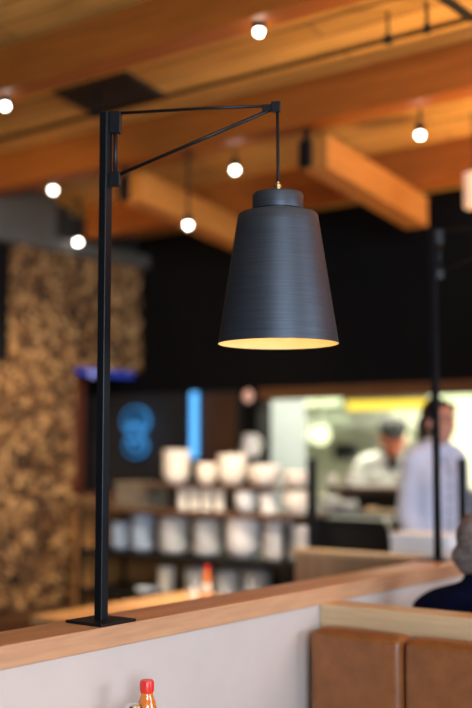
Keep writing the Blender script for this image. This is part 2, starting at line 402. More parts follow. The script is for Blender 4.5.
# ================================================================== POLE LAMP
PB=at(101,622,Z=1.06); PB.z=1.06
def pole_lamp(label):
    t=thing('pole_lamp',PB.copy(),label,'lamp','pole lamps on the booth wall'); x,y,z=PB
    tip=at(276,106,Z=2.385); TZ=2.39
    d=(tip-Vector((x,y,tip.z))); L=d.length; d.normalize(); n=Vector((-d.y,d.x,0))
    b=MB(); b.box(x-.064,x+.064,y-.064,y+.064,z,z+.007); b.build('base_plate','steel',t,bevel=.002)
    b=MB(); b.box(x-.0125,x+.0125,y-.0125,y+.0125,z+.007,TZ); b.build('pole','steel',t,bevel=.0015)
    # hinge bracket
    rz=Matrix.Rotation(math.atan2(d.y,d.x),3,'Z')
    h=Vector((x,y,0))+d*.026
    for z0,z1 in((TZ-.058,TZ),(TZ-.20,TZ-.163)):
        b=MB(); b.box(h.x-.015,h.x+.015,h.y-.010,h.y+.010,z0,z1,rot=rz); b.build('hinge_knuckle','steel',t,bevel=.002)
    b=MB(); b.tube([(h.x,h.y,TZ-.20),(h.x,h.y,TZ)],.006,10); b.build('hinge_pin','steel',t,smooth=True)
    a0=h+d*.012
    b=MB(); b.tube([(a0.x,a0.y,TZ+.001-.004),tuple(a0.lerp(tip,.55).xy)+(TZ-.001,),(tip.x,tip.y,TZ-.004)],.0042,8); b.build('arm','steel',t,smooth=True)
    b=MB(); b.tube([(a0.x,a0.y,TZ-.168),(tip.x-d.x*.008,tip.y-d.y*.008,TZ-.012)],.0048,8); b.build('brace','steel',t,smooth=True)
    b=MB(); b.box(tip.x-.012,tip.x+.012,tip.y-.008,tip.y+.008,TZ-.022,TZ+.006,rot=rz)
    b.box(tip.x-d.x*.02-.016,tip.x-d.x*.02+.016,tip.y-d.y*.02-.005,tip.y-d.y*.02+.005,TZ-.018,TZ,rot=rz); b.build('arm_end','steel',t,bevel=.002)
    c=Vector((tip.x+d.x*.004,tip.y+d.y*.004,0))
    zb=at(279,344,X=c.x).z; zt=at(279,213.5,X=c.x).z; H=zt-zb    # rim and shoulder of the shade
    k=1.022
    b=MB(); b.tube([(c.x,c.y,TZ-.018),(c.x+.001,c.y,zt+.12),(c.x,c.y,zt+.07)],.0042,8); b.build('cord','matte',t,smooth=True)
    b=MB(); b.lathe([(.0115,0),(.0115,.007),(.008,.008),(.008,.018),(.010,.019),(.010,.024),(.005,.027),(.005,.032)],(c.x,c.y,zt+.0495),16); b.build('cord_grip','brass',t,smooth='edges')
    b=MB(); b.lathe([(.060*k,-.004),(.060*k,.006),(.064*k,.008),(.064*k,.046),(.062*k,.0495),(.012,.050)],(c.x,c.y,zt),40); b.build('cap','shade',t,smooth='edges')
    prof=[(.062,H+.0005),(.090,H-.002),(.098,H-.004),(.101,H-.009)]
    for i in range(1,13): f=i/12; prof.append((.101+(.1505-.101)*f,(H-.009)*(1-f)))
    b=MB(); b.lathe(prof,(c.x,c.y,zb),64,cap=False); 
    b.mi=1; pin=[(.1505,0),(.1492,0)]+[( .1492+(.0995-.1492)*i/8,(H-.012)*i/8) for i in range(1,9)]+[(.03,H-.013)]
    b.lathe(pin,(c.x,c.y,zb),64,cap=False)
    b.mi=0
    for v in b.bm.verts: v.co.x=c.x+(v.co.x-c.x)*k; v.co.y=c.y+(v.co.y-c.y)*k
    sh=b.build('shade',['shade','shade_in'],t,smooth='edges')
    # the lamp holder and bulb inside the shade
    b=MB(); b.lathe([(.02,H-.014),(.02,H-.075),(.017,H-.08)],(c.x,c.y,zb),16); b.build('lamp_holder','matte',t,smooth='edges')
    b=MB(); b.ball((c.x,c.y,zb+H-.125),(.032,.032,.042),16); b.lathe([(.014,H-.08),(.02,H-.1)],(c.x,c.y,zb),16); b.build('bulb','lampbulb',t,smooth=True)
    return t
lamp=pole_lamp('black pole lamp holding the large conical shade, nearest on the booth wall')
P2=at(438,560,Z=1.06); P2.z=1.06
copy_tree(lamp,loc=P2,label='second black pole lamp farther along the booth wall, shade beyond the right edge')

# ================================================================== FRONT BOOTH: divider, leather bench, table, sauce
def divider(loc,label,x0,x1,y0,y1,m):
    t=thing('booth_divider',loc,label,'divider')
    return t
t=thing('booth_divider',(-1,2.99,0),'pale oak topped divider behind the tan leather seat','divider')
b=MB(); b.box(-1.946,.9,2.99,3.08,0,.955); b.build('panel','plaster',t)
b=MB(); b.box(-1.946,.9,2.985,3.09,.938,1.011); b.build('top_rail','railwood',t,bevel=.004)
def bench(label,side,y,group):
    t=thing('booth_bench',(-1.0,y,0),label,'bench',group,rz=0)
    # local: back at y=0, seat towards -y
    xs=[-.908+.323*k for k in range(5)]; 
    for k in range(4):
        x0=xs[k]
        b=MB(); b.box(x0+.0005,x0+.3225,-.125,-.005,.40,.957,bev=.034)
        o=b.build('back_panel','leather',t,smooth=True,local=True)
        s=o.modifiers.new('s','SUBSURF'); s.levels=2; s.render_levels=2
    b=MB(); b.box(-.90,.37,-.055,0,.12,.93); b.build('back_frame','seam',t,local=True)
    b=MB(); b.box(-.90,.37,-.60,-.10,.33,.46,bev=.035); o=b.build('seat_cushion','leather',t,smooth=True,local=True); s=o.modifiers.new('s','SUBSURF'); s.levels=1; s.render_levels=1
    b=MB(); b.box(-.895,.365,-.55,-.05,0,.33); b.build('base','plinth',t,local=True)
    return t
bench('tan leather booth bench with stitched back panels, in the front booth',-1,2.975,None)
b2=thing('booth_bench',(-1.0,3.095,0),'tan leather booth bench under the grey haired man','bench',None,rz=PI)
b=MB(); b.box(-.525,.90,-.055,0,.12,.93); b.build('back_frame','seam',b2,local=True)
b=MB(); b.box(-.525,.90,-.135,-.055,.46,.93,bev=.03); b.build('back_panel','leather',b2,smooth=True,local=True)
b=MB(); b.box(-.525,.90,-.60,-.10,.33,.46,bev=.035); b.build('seat_cushion','leather',b2,smooth=True,local=True)
b=MB(); b.box(-.52,.90,-.55,-.05,0,.33); b.build('base','plinth',b2,local=True)
def table(loc,w,d,label,axis='Y',z=.72):
    t=thing('dining_table',loc,label,'table'); x,y,_=loc
    b=MB(); b.box(x-w/2,x+w/2,y-d/2,y+d/2,z-.045,z); b.build('tabletop','tablewood',t,bevel=.004)
    b=MB(); b.lathe([(.04,.03),(.035,.05),(.035,z-.06),(.12,z-.047)],(x,y,0),20); b.build('pedestal','steel',t,smooth='edges')
    b=MB(); b.box(x-.22,x+.22,y-.22,y+.22,0,.03); b.build('foot','steel',t,bevel=.004)
    return t
table((-1.45,1.72,0),.92,.70,'wooden dining table below frame in the front booth')
table((-3.53,4.15,0),.86,1.12,'honey coloured wooden table beyond the booth wall')
def bottle(loc,h,label,group=None):
    t=thing('sauce_bottle',loc,label,'bottle',group)
    s=h/.20
    b=MB(); b.lathe([(.026*s,0),(.029*s,.004*s),(.029*s,.10*s),(.027*s,.125*s),(.0175*s,.158*s),(.0135*s,.168*s),(.0135*s,.178*s)],(0,0,0),28); b.build('bottle','sauce',t,smooth='edges',local=True)
    b=MB(); b.lathe([(.0142*s,.1735*s),(.0150*s,.175*s),(.0155*s,.178*s),(.0150*s,.197*s),(.0135*s,.2*s)],(0,0,0),24)
    for k in range(12):
        a=k*PI/6; b.box(.0148*s*math.cos(a)-.001,.0148*s*math.cos(a)+.001,.0148*s*math.sin(a)-.001,.0148*s*math.sin(a)+.001,.177*s,.196*s)
    b.build('cap','red',t,smooth='edges',local=True)
    b=MB(); b.lathe([(.0295*s,.03*s),(.0297*s,.031*s),(.0297*s,.09*s),(.0295*s,.091*s)],(0,0,0),28,cap=False); b.build('label','label_white',t,smooth='edges',local=True)
    return t
r=_ray(147,680); q=Vector((0,0,CZ))+r*(1.83/abs(r.x)); 
bottle((q.x,q.y,.72),q.z-.72,'red capped orange sauce bottle at the bottom of the picture')
def shaker(loc,h,label,body='white_plastic',lid='chrome'):
    t=thing('salt_shaker',loc,label,'shaker')
    s=h/.1
    b=MB(); b.lathe([(.020*s,0),(.022*s,.003*s),(.024*s,.03*s),(.016*s,.068*s),(.0155*s,.072*s)],(0,0,0),20); b.build('body',body,t,smooth='edges',local=True)
    b=MB(); b.lathe([(.0165*s,.070*s),(.0170*s,.088*s),(.012*s,.098*s),(.004*s,.1*s)],(0,0,0),20); b.build('lid',lid,t,smooth='edges',local=True)
    return t
r=_ray(134,703); q=Vector((0,0,CZ))+r*(1.84/abs(r.x))
shaker((q.x,q.y,.72),q.z-.72,'chrome topped shaker beside the sauce bottle at the bottom edge')
q=at(207,597,Z=.72); bottle(q,.162,'red capped orange sauce bottle on the table beyond the booth wall')
q=at(193,600,Z=.72); shaker(q,.10,'white salt shaker left of the far sauce bottle')

# far booth divider (pale panel)
t=thing('booth_divider',(-2.6,4.46,0),'pale oak panelled divider standing beyond the booth wall, right of the plate shelves','divider')
b=MB(); b.box(-3.03,-2.10,4.43,4.50,0,.995); b.build('panel','panelwood',t)
b=MB(); b.box(-3.045,-2.10,4.415,4.515,.995,1.02); b.build('top_rail','railwood',t,bevel=.003)
# white folded stack on the far divider

# ================================================================== PLATE SHELVES
SY=5.10; ZT=1.138; ZU=1.29; Z1=.877; Z2=.632
t=thing('dish_shelf',(-4.0,SY,0),'dark open dish shelf stacked with bowls and plates before the kitchen','shelf')
X0,X1=-5.06,-3.45
for z,lab in((ZT,'counter_top'),(Z1,'shelf_board'),(Z2,'shelf_board'),(.12,'shelf_board')):
    b=MB(); b.box(X0,X1,4.965,5.40,z-.028,z); b.build(lab,'shelfwood' if z==ZT else 'matte',t,bevel=.003)
for x in(X0+.02,-4.28,X1-.02):
    for y in((5.38,) if x==-4.28 else (4.98,5.38)):
        b=MB(); b.box(x-.013,x+.013,y-.013,y+.013,0,ZT-.032); b.build('leg','matte',t)
b=MB(); b.box(-4.57,-3.48,5.02,5.30,ZU-.02,ZU); b.build('raised_shelf','shelfwood',t,bevel=.002)
for x in(-4.54,-4.08,-3.52):
    b=MB(); b.box(x-.008,x+.008,5.27,5.285,ZT,ZU-.02); b.build('bracket','matte',t)
b=MB(); b.box(X0,-4.25,5.385,5.40,.12,ZT-.03); b.build('back_board','warmwood',t)
b=MB(); b.box(X0-.02,X0,4.965,5.40,.0,ZT-.03); b.build('side_board','warmwood',t)
def bowl_mb(r,h):
    b=MB(); b.lathe([(r*.45,0),(r*.5,0.002),(r*.8,h*.35),(r*.97,h*.8),(r,h),(r*.96,h),(r*.75,h*.4),(r*.4,h*.14)],(0,0,0),24); return b
def plate_mb(r,h):
    b=MB(); b.lathe([(r*.6,0),(r*.62,.001),(r*.72,h*.3),(r,h*.9),(r,h),(r*.97,h),(r*.7,h*.45),(r*.3,h*.4)],(0,0,0),28); return b
def cup_mb(r,h):
    b=MB(); b.lathe([(r*.75,0),(r*.8,.002),(r,h),(r*.92,h),(r*.72,h*.12)],(0,0,0),20); return b
protos={}
def dish(kind,r,h,m,loc,label,cat,group,rz=0,proto={}):
    key=(kind,round(r,3),round(h,3),m)
    if key not in proto:
        b={'bowl':bowl_mb,'plate':plate_mb,'cup':cup_mb}[kind](r,h)
        o=b.build({'bowl':'soup_bowl','plate':'dinner_plate','cup':'ramekin'}[kind],m,smooth='edges'); proto[key]=o; o.location=loc
    else:
        o=proto[key].copy(); COL.objects.link(o); o.location=loc
    o.rotation_euler=(0,0,random.uniform(0,6)); tag(o,label,cat,group)
def stack(kind,px,w,hpx,z,m,where,n=None,y=SY):
    p=at(px,520,Y=y); s=165.0; r=w/2/s; H=hpx/s
    if kind=='plate': h=.024; pitch=.0155
    elif kind=='bowl': h=min(.075,H*.62); pitch=.026
    else: h=H; pitch=H
    n=n or max(1,int(round((H-h)/pitch))+1)
    cat={'bowl':'bowl','plate':'plate','cup':'cup'}[kind]
    for k in range(n):
        dish(kind,r,h,m,(p.x,y,z+.0005+k*pitch),where,cat,where if n>1 else None)
stack('bowl',176,28,33,ZU,'ceramic','cream bowl in the tall stack leftmost on the raised shelf')
stack('bowl',207,22,20,ZU,'ceramic','cream bowl in the small stack second from left on the raised shelf')
stack('bowl',232,29,30,ZU,'ceramic','cream bowl in the tall middle stack on the raised shelf')
stack('bowl',264,33,18,ZU,'ceramic','wide cream bowl in the low stack fourth from left on the raised shelf')
stack('bowl',297,26,16,ZU,'ceramic','cream bowl in the low stack at the right end of the raised shelf')
for k,(px,nm) in enumerate(((183,'leftmost'),(195,'second'),(207,'third'),(219,'last'))):
    stack('cup',px,11.5,21,ZT,'ceramic','white ramekin, %s of the row of four under the raised shelf'%nm,1)
stack('bowl',246,22,18,ZT,'grey_china','grey white bowl in the stack right of the ramekins')
stack('cup',269,19,18,ZT,'white_plastic','plain white pot standing right of the grey bowls under the raised shelf',1)
stack('bowl',297,26,21,ZT,'ceramic','warm white bowl in the stack at the right end of the counter top')
W1=' stack on the upper plate shelf'
stack('plate',121,22,27,Z1,'blue_china','bluish plate in the first small'+W1)
stack('plate',143,26,37,Z1,'blue_china','bluish plate in the second'+W1)
stack('plate',174,31,34,Z1,'grey_china','pale grey plate in the third'+W1)
stack('plate',207,29,35,Z1,'grey_china','pale grey plate in the fourth'+W1)
stack('bowl',243,34,36,Z1,'grey_china','deep grey white bowl in the fifth'+W1)
stack('plate',277,29,36,Z1,'grey_china','pale grey plate in the sixth'+W1)
stack('plate',303,20,33,Z1,'grey_china','small pale plate in the rightmost'+W1)
W2=' stack on the lower plate shelf'
stack('bowl',167,17,25,Z2,'ceramic','small white bowl in the leftmost'+W2)
stack('plate',199,29,26,Z2,'grey_china','pale grey plate in the second'+W2)
stack('plate',228,26,26,Z2,'grey_china','pale grey plate in the third'+W2)
stack('plate',256,28,29,Z2,'grey_china','pale grey plate in the rightmost'+W2)
p=at(149,585,Y=5.03); dish('plate',.085,.03,'blue_china',(p.x,5.03,Z2+.0005),'single shallow blue dish at the left of the lower plate shelf','plate',None)
# taupe box left on the counter
p=Vector((-4.73,0,0)); t=thing('storage_box',(p.x,5.2,ZT),'taupe lidded box on the counter left of the ramekins','box')
b=MB(); b.box(p.x-.13,p.x+.13,5.1,5.3,ZT,ZT+.13); b.build('box',mat('taupe card',(.15,.12,.09),.7),t,bevel=.005)
b=MB(); b.box(p.x-.135,p.x+.135,5.095,5.305,ZT+.13,ZT+.155); b.build('lid',mat('taupe card lid',(.17,.14,.10),.7),t,bevel=.004)

# ================================================================== KITCHEN PASS
PX0=-3.93
t=thing('pass_counter',(-2,YF+.1,0),'black fronted kitchen pass counter with a dark steel top','counter')
b=MB(); b.box(-4.385,3.9,5.92,6.36,0,1.07); b.build('front','matte',t)
b=MB(); b.box(-4.385,3.9,5.88,6.42,1.07,1.11); b.build('worktop','dark_inox',t,bevel=.004)
b=MB(); b.box(PX0,3.9,6.14,6.36,1.11,1.225); b.build('riser','matte',t)
b=MB(); b.box(PX0,3.9,6.10,6.40,1.225,1.26); b.build('upper_ledge','shelfwood',t,bevel=.004)
# glass screen posts on the counter
for px,lab in((312,'short black screen post at the right end of the dish shelf'),(462,'short black screen post before the woman in white, near the right edge')):
    PY=4.84 if px<400 else 5.22; a=at(px,458,Y=PY); 
    t=thing('screen_post',(a.x,PY,0),lab,'post','black screen posts')
    b=MB(); b.box(a.x-.02,a.x+.02,PY-.02,PY+.02,0,a.z); b.build('post','steel',t,bevel=.003)
    b=MB(); b.box(a.x-.05,a.x+.05,PY-.05,PY+.05,0,.012); b.build('foot','steel',t,bevel=.002)
# things on pass
def place(px,py,Y): return at(px,py,Y=Y)
for px,w,h,k,lab in((331,14,14,'bowl','small white bowl on the pass ledge, left of the cook'),(350,16,12,'bowl','white bowl on the pass ledge, just left of the cook')):
    p=at(px,490,Y=6.24); dish('bowl',w/2/170,.07,'ceramic',(p.x,6.24,1.2605),lab,'bowl',None)
for px,lab in((345,'plate stack left part'),):
    pass
for k,(px,n,lab) in enumerate(((330,6,'white plate in the left stack on the steel pass counter'),(348,4,'white plate in the right stack on the steel pass counter'))):
    p=at(px,505,Y=6.0)
    for i in range(n): dish('plate',.065,.02,'white_plastic',(p.x,6.0,1.1105+i*.0145),lab,'plate',lab)
# tray with food
p=at(388,505,Y=5.99); t=thing('serving_tray',(p.x,5.99,1.11),'wooden serving tray on the pass counter below the cook','tray')
b=MB(); b.box(p.x-.12,p.x+.12,5.92,6.07,1.1105,1.123); b.build('tray','railwood',t,bevel=.003)
for sx in(-1,1): b=MB(); b.box(p.x+sx*.12-.006,p.x+sx*.12+.006,5.92,6.07,1.123,1.14); b.build('handle','railwood',t)
# black monitor/terminal in front of the counter: slanted stay seen as thin light line
t=thing('order_terminal',(-3.25,5.55,0),'black equipment cart in front of the pass counter','cart')
a=at(322,508,Y=5.55); c=at(398,512,Y=5.55)
b=MB(); b.box(a.x,c.x,5.45,5.70,.25,1.07); b.build('body','matte',t,bevel=.01)
b=MB(); b.box(a.x-.01,c.x+.015,5.44,5.71,1.07,1.10); b.build('top','matte',t,bevel=.004)
for x in(a.x+.05,c.x-.05):
    for y in(5.50,5.65):
        b=MB(); b.tube([(x-.012,y,.05),(x+.012,y,.05)],.05,16); b.tube([(x,y,.09),(x,y,.25)],.012,8); b.build('caster','steel',t,smooth='edges')
e0=at(384,518,Y=5.43); e1=at(398,545,Y=5.43); b=MB(); b.tube([e0,e1],.008,8); b.tube([e0,e0+Vector((0,.03,0))],.008,8); b.tube([e1,e1+Vector((0,.03,0))],.008,8); b.build('handle','inox',t,smooth=True)
# white boxes on small stand at the woman's front
a=at(402,536,Y=5.0); c=at(456,556,Y=5.0)
t=thing('side_stand',((a.x+c.x)/2,5.0,0),'narrow dark waiter stand in front of the woman','stand')
zt=at(430,556,Y=4.95).z
b=MB(); b.box(a.x-.02,c.x+.05,4.85,5.12,zt-.03,zt); b.build('top','shelfwood',t,bevel=.003)
for x in(a.x,c.x+.03):
    for y in(4.87,5.10):
        b=MB(); b.box(x-.012,x+.012,y-.012,y+.012,0,zt-.03); b.build('leg','matte',t)
t=thing('takeaway_box',((a.x+c.x)/2,4.98,zt),'long white box on the waiter stand in front of the woman','box')
b=MB(); b.box(a.x,c.x+.02,4.88,5.09,zt+.0005,zt+.085); b.build('box','white_card',t,bevel=.004)
b=MB(); b.box(a.x-.004,c.x+.024,4.876,5.094,zt+.085,zt+.108); b.build('lid','white_card',t,bevel=.004)

# light bars in the kitchen
def bar(px0,px1,py,Y,h,m,label):
    a=at(px0,py,Y=Y); c=at(px1,py,Y=Y); z=(a.z+c.z)/2
    t=thing('light_fixture',((a.x+c.x)/2,Y,z),label,'light')
    b=MB(); b.box(a.x,c.x,Y-.03,Y+.03,z-h/2,z+h/2); b.build('tube',m,t,bevel=.01)
    b=MB(); b.box(a.x-.02,c.x+.02,Y-.05,Y+.05,z+h/2,z+h/2+.03); 
    for x in(a.x+.1,c.x-.1): b.box(x-.006,x+.006,Y-.006,Y+.006,z+h/2+.02,2.33)
    b.build('housing','inox',t)
bar(348,428,405,6.55,.062,'tube_yellow','yellow glowing light bar hanging in the kitchen opening')
bar(408,560,396,6.95,.075,'tube_white','greenish white light bar in the kitchen above the woman')
bar(268,340,402,8.2,.08,'tube_white','pale light bar at the left of the kitchen')
# kitchen back: hood, shelf, lamps, equipment
t=thing('extractor_hood',(-4.6,8.5,1.75),'steel extractor hood at the back of the kitchen','hood')
a=at(335,430,Y=8.4); c=at(400,430,Y=8.4)
b=MB(); bm=b.bm; x0,x1=a.x-.1,c.x+.1
vs=[bm.verts.new(v) for v in((x0,8.05,1.68),(x1,8.05,1.68),(x1,8.79,1.68),(x0,8.79,1.68),(x0+.15,8.45,2.0),(x1-.15,8.45,2.0),(x1-.15,8.79,2.0),(x0+.15,8.79,2.0))]
for f in((0,1,2,3),(7,6,5,4),(0,4,5,1),(1,5,6,2),(2,6,7,3),(3,7,4,0)): bm.faces.new([vs[i] for i in f])
b.build('canopy','inox',t)
b=MB(); b.box((x0+x1)/2-.2,(x0+x1)/2+.2,8.5,8.79,2.0,2.3); b.build('flue','inox',t)
t=thing('kitchen_range',(-4,8.4,0),'long steel cooking range along the kitchen back wall','range')
b=MB(); b.box(-5.6,-1.5,8.05,8.75,0,.95); b.build('body','inox',t,bevel=.01)
b=MB(); b.box(-5.6,-1.5,8.02,8.78,.95,1.0); b.build('worktop','inox',t)
for k in range(6):
    b=MB(); b.box(-5.45+k*.65,-4.95+k*.65,8.03,8.05,.25,.8); o=b.build('oven_door','inox',t); b=MB(); b.tube([(-5.4+k*.65,8.0,.74),(-5.0+k*.65,8.0,.74)],.012,8); b.box(-5.38+k*.65,-5.36+k*.65,8.0,8.03,.735,.745); b.box(-5.04+k*.65,-5.02+k*.65,8.0,8.03,.735,.745); b.build('handle','chrome',o)
t=thing('wall_shelf',(-4.8,8.65,1.35),'steel shelf on the kitchen back wall','shelf')
a=at(262,455,Y=8.6); c=at(375,455,Y=8.6)
b=MB(); b.box(a.x,c.x,8.52,8.8,1.37,1.40); b.build('board','inox',t)
for x in(a.x+.1,c.x-.1): b=MB(); b.box(x-.01,x+.01,8.55,8.8,1.25,1.37); b.build('bracket','inox',t)
def pot(px,Y,z,r,h,m,lab,cat='pot'):
    p=at(px,450,Y=Y); t=thing('stock_pot',(p.x,Y,z),lab,cat)
    b=MB(); b.lathe([(r*.97,0),(r,.01),(r,h),(r*1.04,h+.005),(r*.95,h+.005),(r*.93,.02)],(p.x,Y,z),24); b.build('pot_body',m,t,smooth='edges')
    b=MB()
    for s in(-1,1): b.tube([(p.x+s*r,Y-.04,z+h*.8),(p.x+s*(r+.035),Y-.03,z+h*.8),(p.x+s*(r+.035),Y+.03,z+h*.8),(p.x+s*r,Y+.04,z+h*.8)],.007,8)
    b.build('handle','chrome',t,smooth=True)
pot(283,8.62,1.40,.09,.18,'inox','tall steel pot at left on the kitchen wall shelf')
pot(345,8.62,1.40,.11,.15,'matte','dark pot at right on the kitchen wall shelf')
pot(300,8.35,1.0,.15,.2,'inox','wide steel pot on the range, left')
pot(352,8.35,1.0,.13,.16,'ceramic','cream pot on the range beside the cook')
def globe(px,py,Y,r,lab,es='lamp_green'):
    p=at(px,py,Y=Y); t=thing('kitchen_lamp',p,lab,'lamp')
    b=MB(); b.ball(p,r,18); b.build('globe',es,t,smooth=True)
    b=MB(); b.lathe([(r*.5,r*.8),(r*.55,r*1.05),(.012,r*1.25)],p,16); b.tube([p+Vector((0,0,r*1.1)),(p.x,p.y,2.33)],.008,8); b.build('holder','inox',t,smooth='edges')
globe(320,434,7.6,.085,'bright round lamp glowing deep in the kitchen, left of the cook')
globe(405,437,7.4,.035,'small round lamp beside the head of the cook')
p=at(303,418,Y=8.75); t=thing('kitchen_hatch',p,'lit pale hatch on the kitchen back wall','hatch')
b=MB(); b.box(p.x-.16,p.x+.1,8.77,8.8,1.58,1.80); b.build('pane',glow('lit hatch pane',(.85,.9,.55),.9),t)
b=MB(); b.box(p.x-.18,p.x-.16,8.76,8.8,1.56,1.82); b.box(p.x+.1,p.x+.12,8.76,8.8,1.56,1.82); b.box(p.x-.18,p.x+.12,8.76,8.8,1.56,1.58); b.box(p.x-.18,p.x+.12,8.76,8.8,1.80,1.82); b.build('frame','inox',t)
# grey steel fridge column at left of the opening, white jug before it
a=at(262,430,Y=6.6); t=thing('fridge',(a.x,6.8,0),'tall steel fridge at the left end of the kitchen opening','fridge')
b=MB(); b.box(a.x-.45,a.x+.06,6.5,7.1,0,1.95); b.build('body',mat('blue grey steel',(.20,.22,.25),.4,.4),t,bevel=.01)
b=MB(); b.box(a.x-.43,a.x+.04,6.475,6.5,.1,1.9); d_=b.build('door',mat('blue grey steel door',(.24,.26,.30),.35,.4),t,bevel=.006)
b=MB(); b.tube([(a.x-.0,6.45,.9),(a.x-.0,6.45,1.4)],.012,8); b.box(a.x-.008,a.x+.008,6.45,6.48,.92,.94); b.box(a.x-.008,a.x+.008,6.45,6.48,1.36,1.38); b.build('handle','chrome',d_)
a=at(250,457,Y=5.86); t=thing('bracket_shelf',(a.x,5.9,a.z),'small black bracket shelf on the pillar holding a white jug','shelf')
b=MB(); b.box(a.x-.09,a.x+.09,5.78,YF-.02,a.z-.02,a.z); b.box(a.x-.01,a.x+.01,5.85,YF-.02,a.z-.09,a.z-.02); b.build('board','matte',t)
t=thing('white_jug',(a.x,5.86,a.z),'white jug on the black bracket shelf left of the kitchen opening','jug')
b=MB(); b.lathe([(.045,0.001),(.055,.01),(.062,.06),(.045,.12),(.05,.15),(.046,.15),(.04,.12),(.05,.03)],(a.x,5.86,a.z),24); b.build('body','white_plastic',t,smooth='edges')
b=MB(); b.tube([(a.x+.045,5.86,a.z+.13),(a.x+.09,5.86,a.z+.11),(a.x+.085,5.86,a.z+.05),(a.x+.058,5.86,a.z+.035)],.008,8); b.build('handle','white_plastic',t,smooth=True)
a=at(248,396,Y=5.9); t=thing('wall_light',a,'small pinkish wall light on the black pillar','wall light')
b=MB(); b.ball((a.x,5.90,a.z),(.036,.03,.045),16); b.build('globe',mat('pink glass globe',(.75,.45,.35),.4,emit=(1,.5,.35),es=.25),t,smooth=True)
b=MB(); b.tube([(a.x,5.92,a.z),(a.x,YF-.015,a.z)],.015,10); b.build('bracket','matte',t,smooth=True)

# blue light tube on the dark wall, blue strip over the niche, blue sign
a=at(194,392,Y=5.96); c=at(194,458,Y=5.96)
t=thing('light_tube',(a.x,5.96,c.z),'vertical blue light tube on the dark wall above the bowls','light')
b=MB(); b.box(a.x-.024,a.x+.024,5.94,5.985,c.z,a.z); b.build('tube','neon',t,bevel=.01)
b=MB(); b.box(a.x-.036,a.x+.036,5.93,6.01,a.z,a.z+.03); b.build('end_cap','matte',t)
b=MB(); b.box(a.x-.036,a.x+.036,5.93,6.01,c.z-.03,c.z); b.build('end_cap','matte',t)
t=thing('light_strip',(XL,5.7,2.02),'deep blue light strip over the dark niche in the left wall','light')
b=MB(); b.box(XL-.03,XL+.012,NY0+.01,5.93,2.018,2.06); b.build('tube','neon_deep',t)
b=MB(); b.ball((XL+.03,5.49,2.025),.028,14); b.build('end_lamp',glow('pale blue lamp',(.4,.4,.9),.7),t,smooth=True)
# sign: a two lobed blue emblem
ctr=at(135,432,Y=5.92); t=thing('lit_sign',ctr,'round two lobed blue lit sign with a dark pattern, left of the light tube','sign')
up=Vector((ctr.x,5.92,ctr.z+.078)); lo=Vector((ctr.x,5.92,ctr.z-.098))
def disc(b,c,rx,rz,y,th=.02,n=40,notch=0):
    A=[];B_=[]
    for i in range(n):
        a=2*PI*i/n; k=1+notch*math.cos(a*14)
        A.append(b.bm.verts.new((c.x+rx*k*math.cos(a),y,c.z+rz*k*math.sin(a)))); B_.append(b.bm.verts.new((c.x+rx*k*math.cos(a),y+th,c.z+rz*k*math.sin(a))))
    b.skin([A,B_])
b=MB(); disc(b,up,.133,.108,5.92,.02,84,.02); disc(b,lo,.112,.088,5.921,.02,60); b.build('face','sign',t)
b=MB()
for k in range(11):
    a=math.radians(-10+k*20); p=up+Vector((math.cos(a)*.092,0,math.sin(a)*.076))
    disc(b,p,.021,.021,5.915,.006,12)
for k in range(7):
    a=math.radians(k*30); p=up+Vector((math.cos(a)*.045,0,math.sin(a)*.045)); disc(b,p,.016,.016,5.915,.006,12)
for k in range(9):
    a=math.radians(180+k*22.5); p=lo+Vector((math.cos(a)*.075,0,math.sin(a)*.055)); disc(b,p,.021,.021,5.915,.006,12)
disc(b,Vector((ctr.x,0,ctr.z+.01)),.022,.03,5.914,.006,20); disc(b,Vector((ctr.x-.035,0,ctr.z-.03)),.014,.02,5.914,.006,16); disc(b,Vector((ctr.x+.035,0,ctr.z-.03)),.014,.02,5.914,.006,16); disc(b,Vector((ctr.x,0,ctr.z-.085)),.03,.02,5.914,.006,16)
b.build('marks','sign_dark',t)
b=MB(); b.box(ctr.x-.02,ctr.x+.02,5.935,6.0,ctr.z-.03,ctr.z+.03); b.build('wall_mount','matte',t)

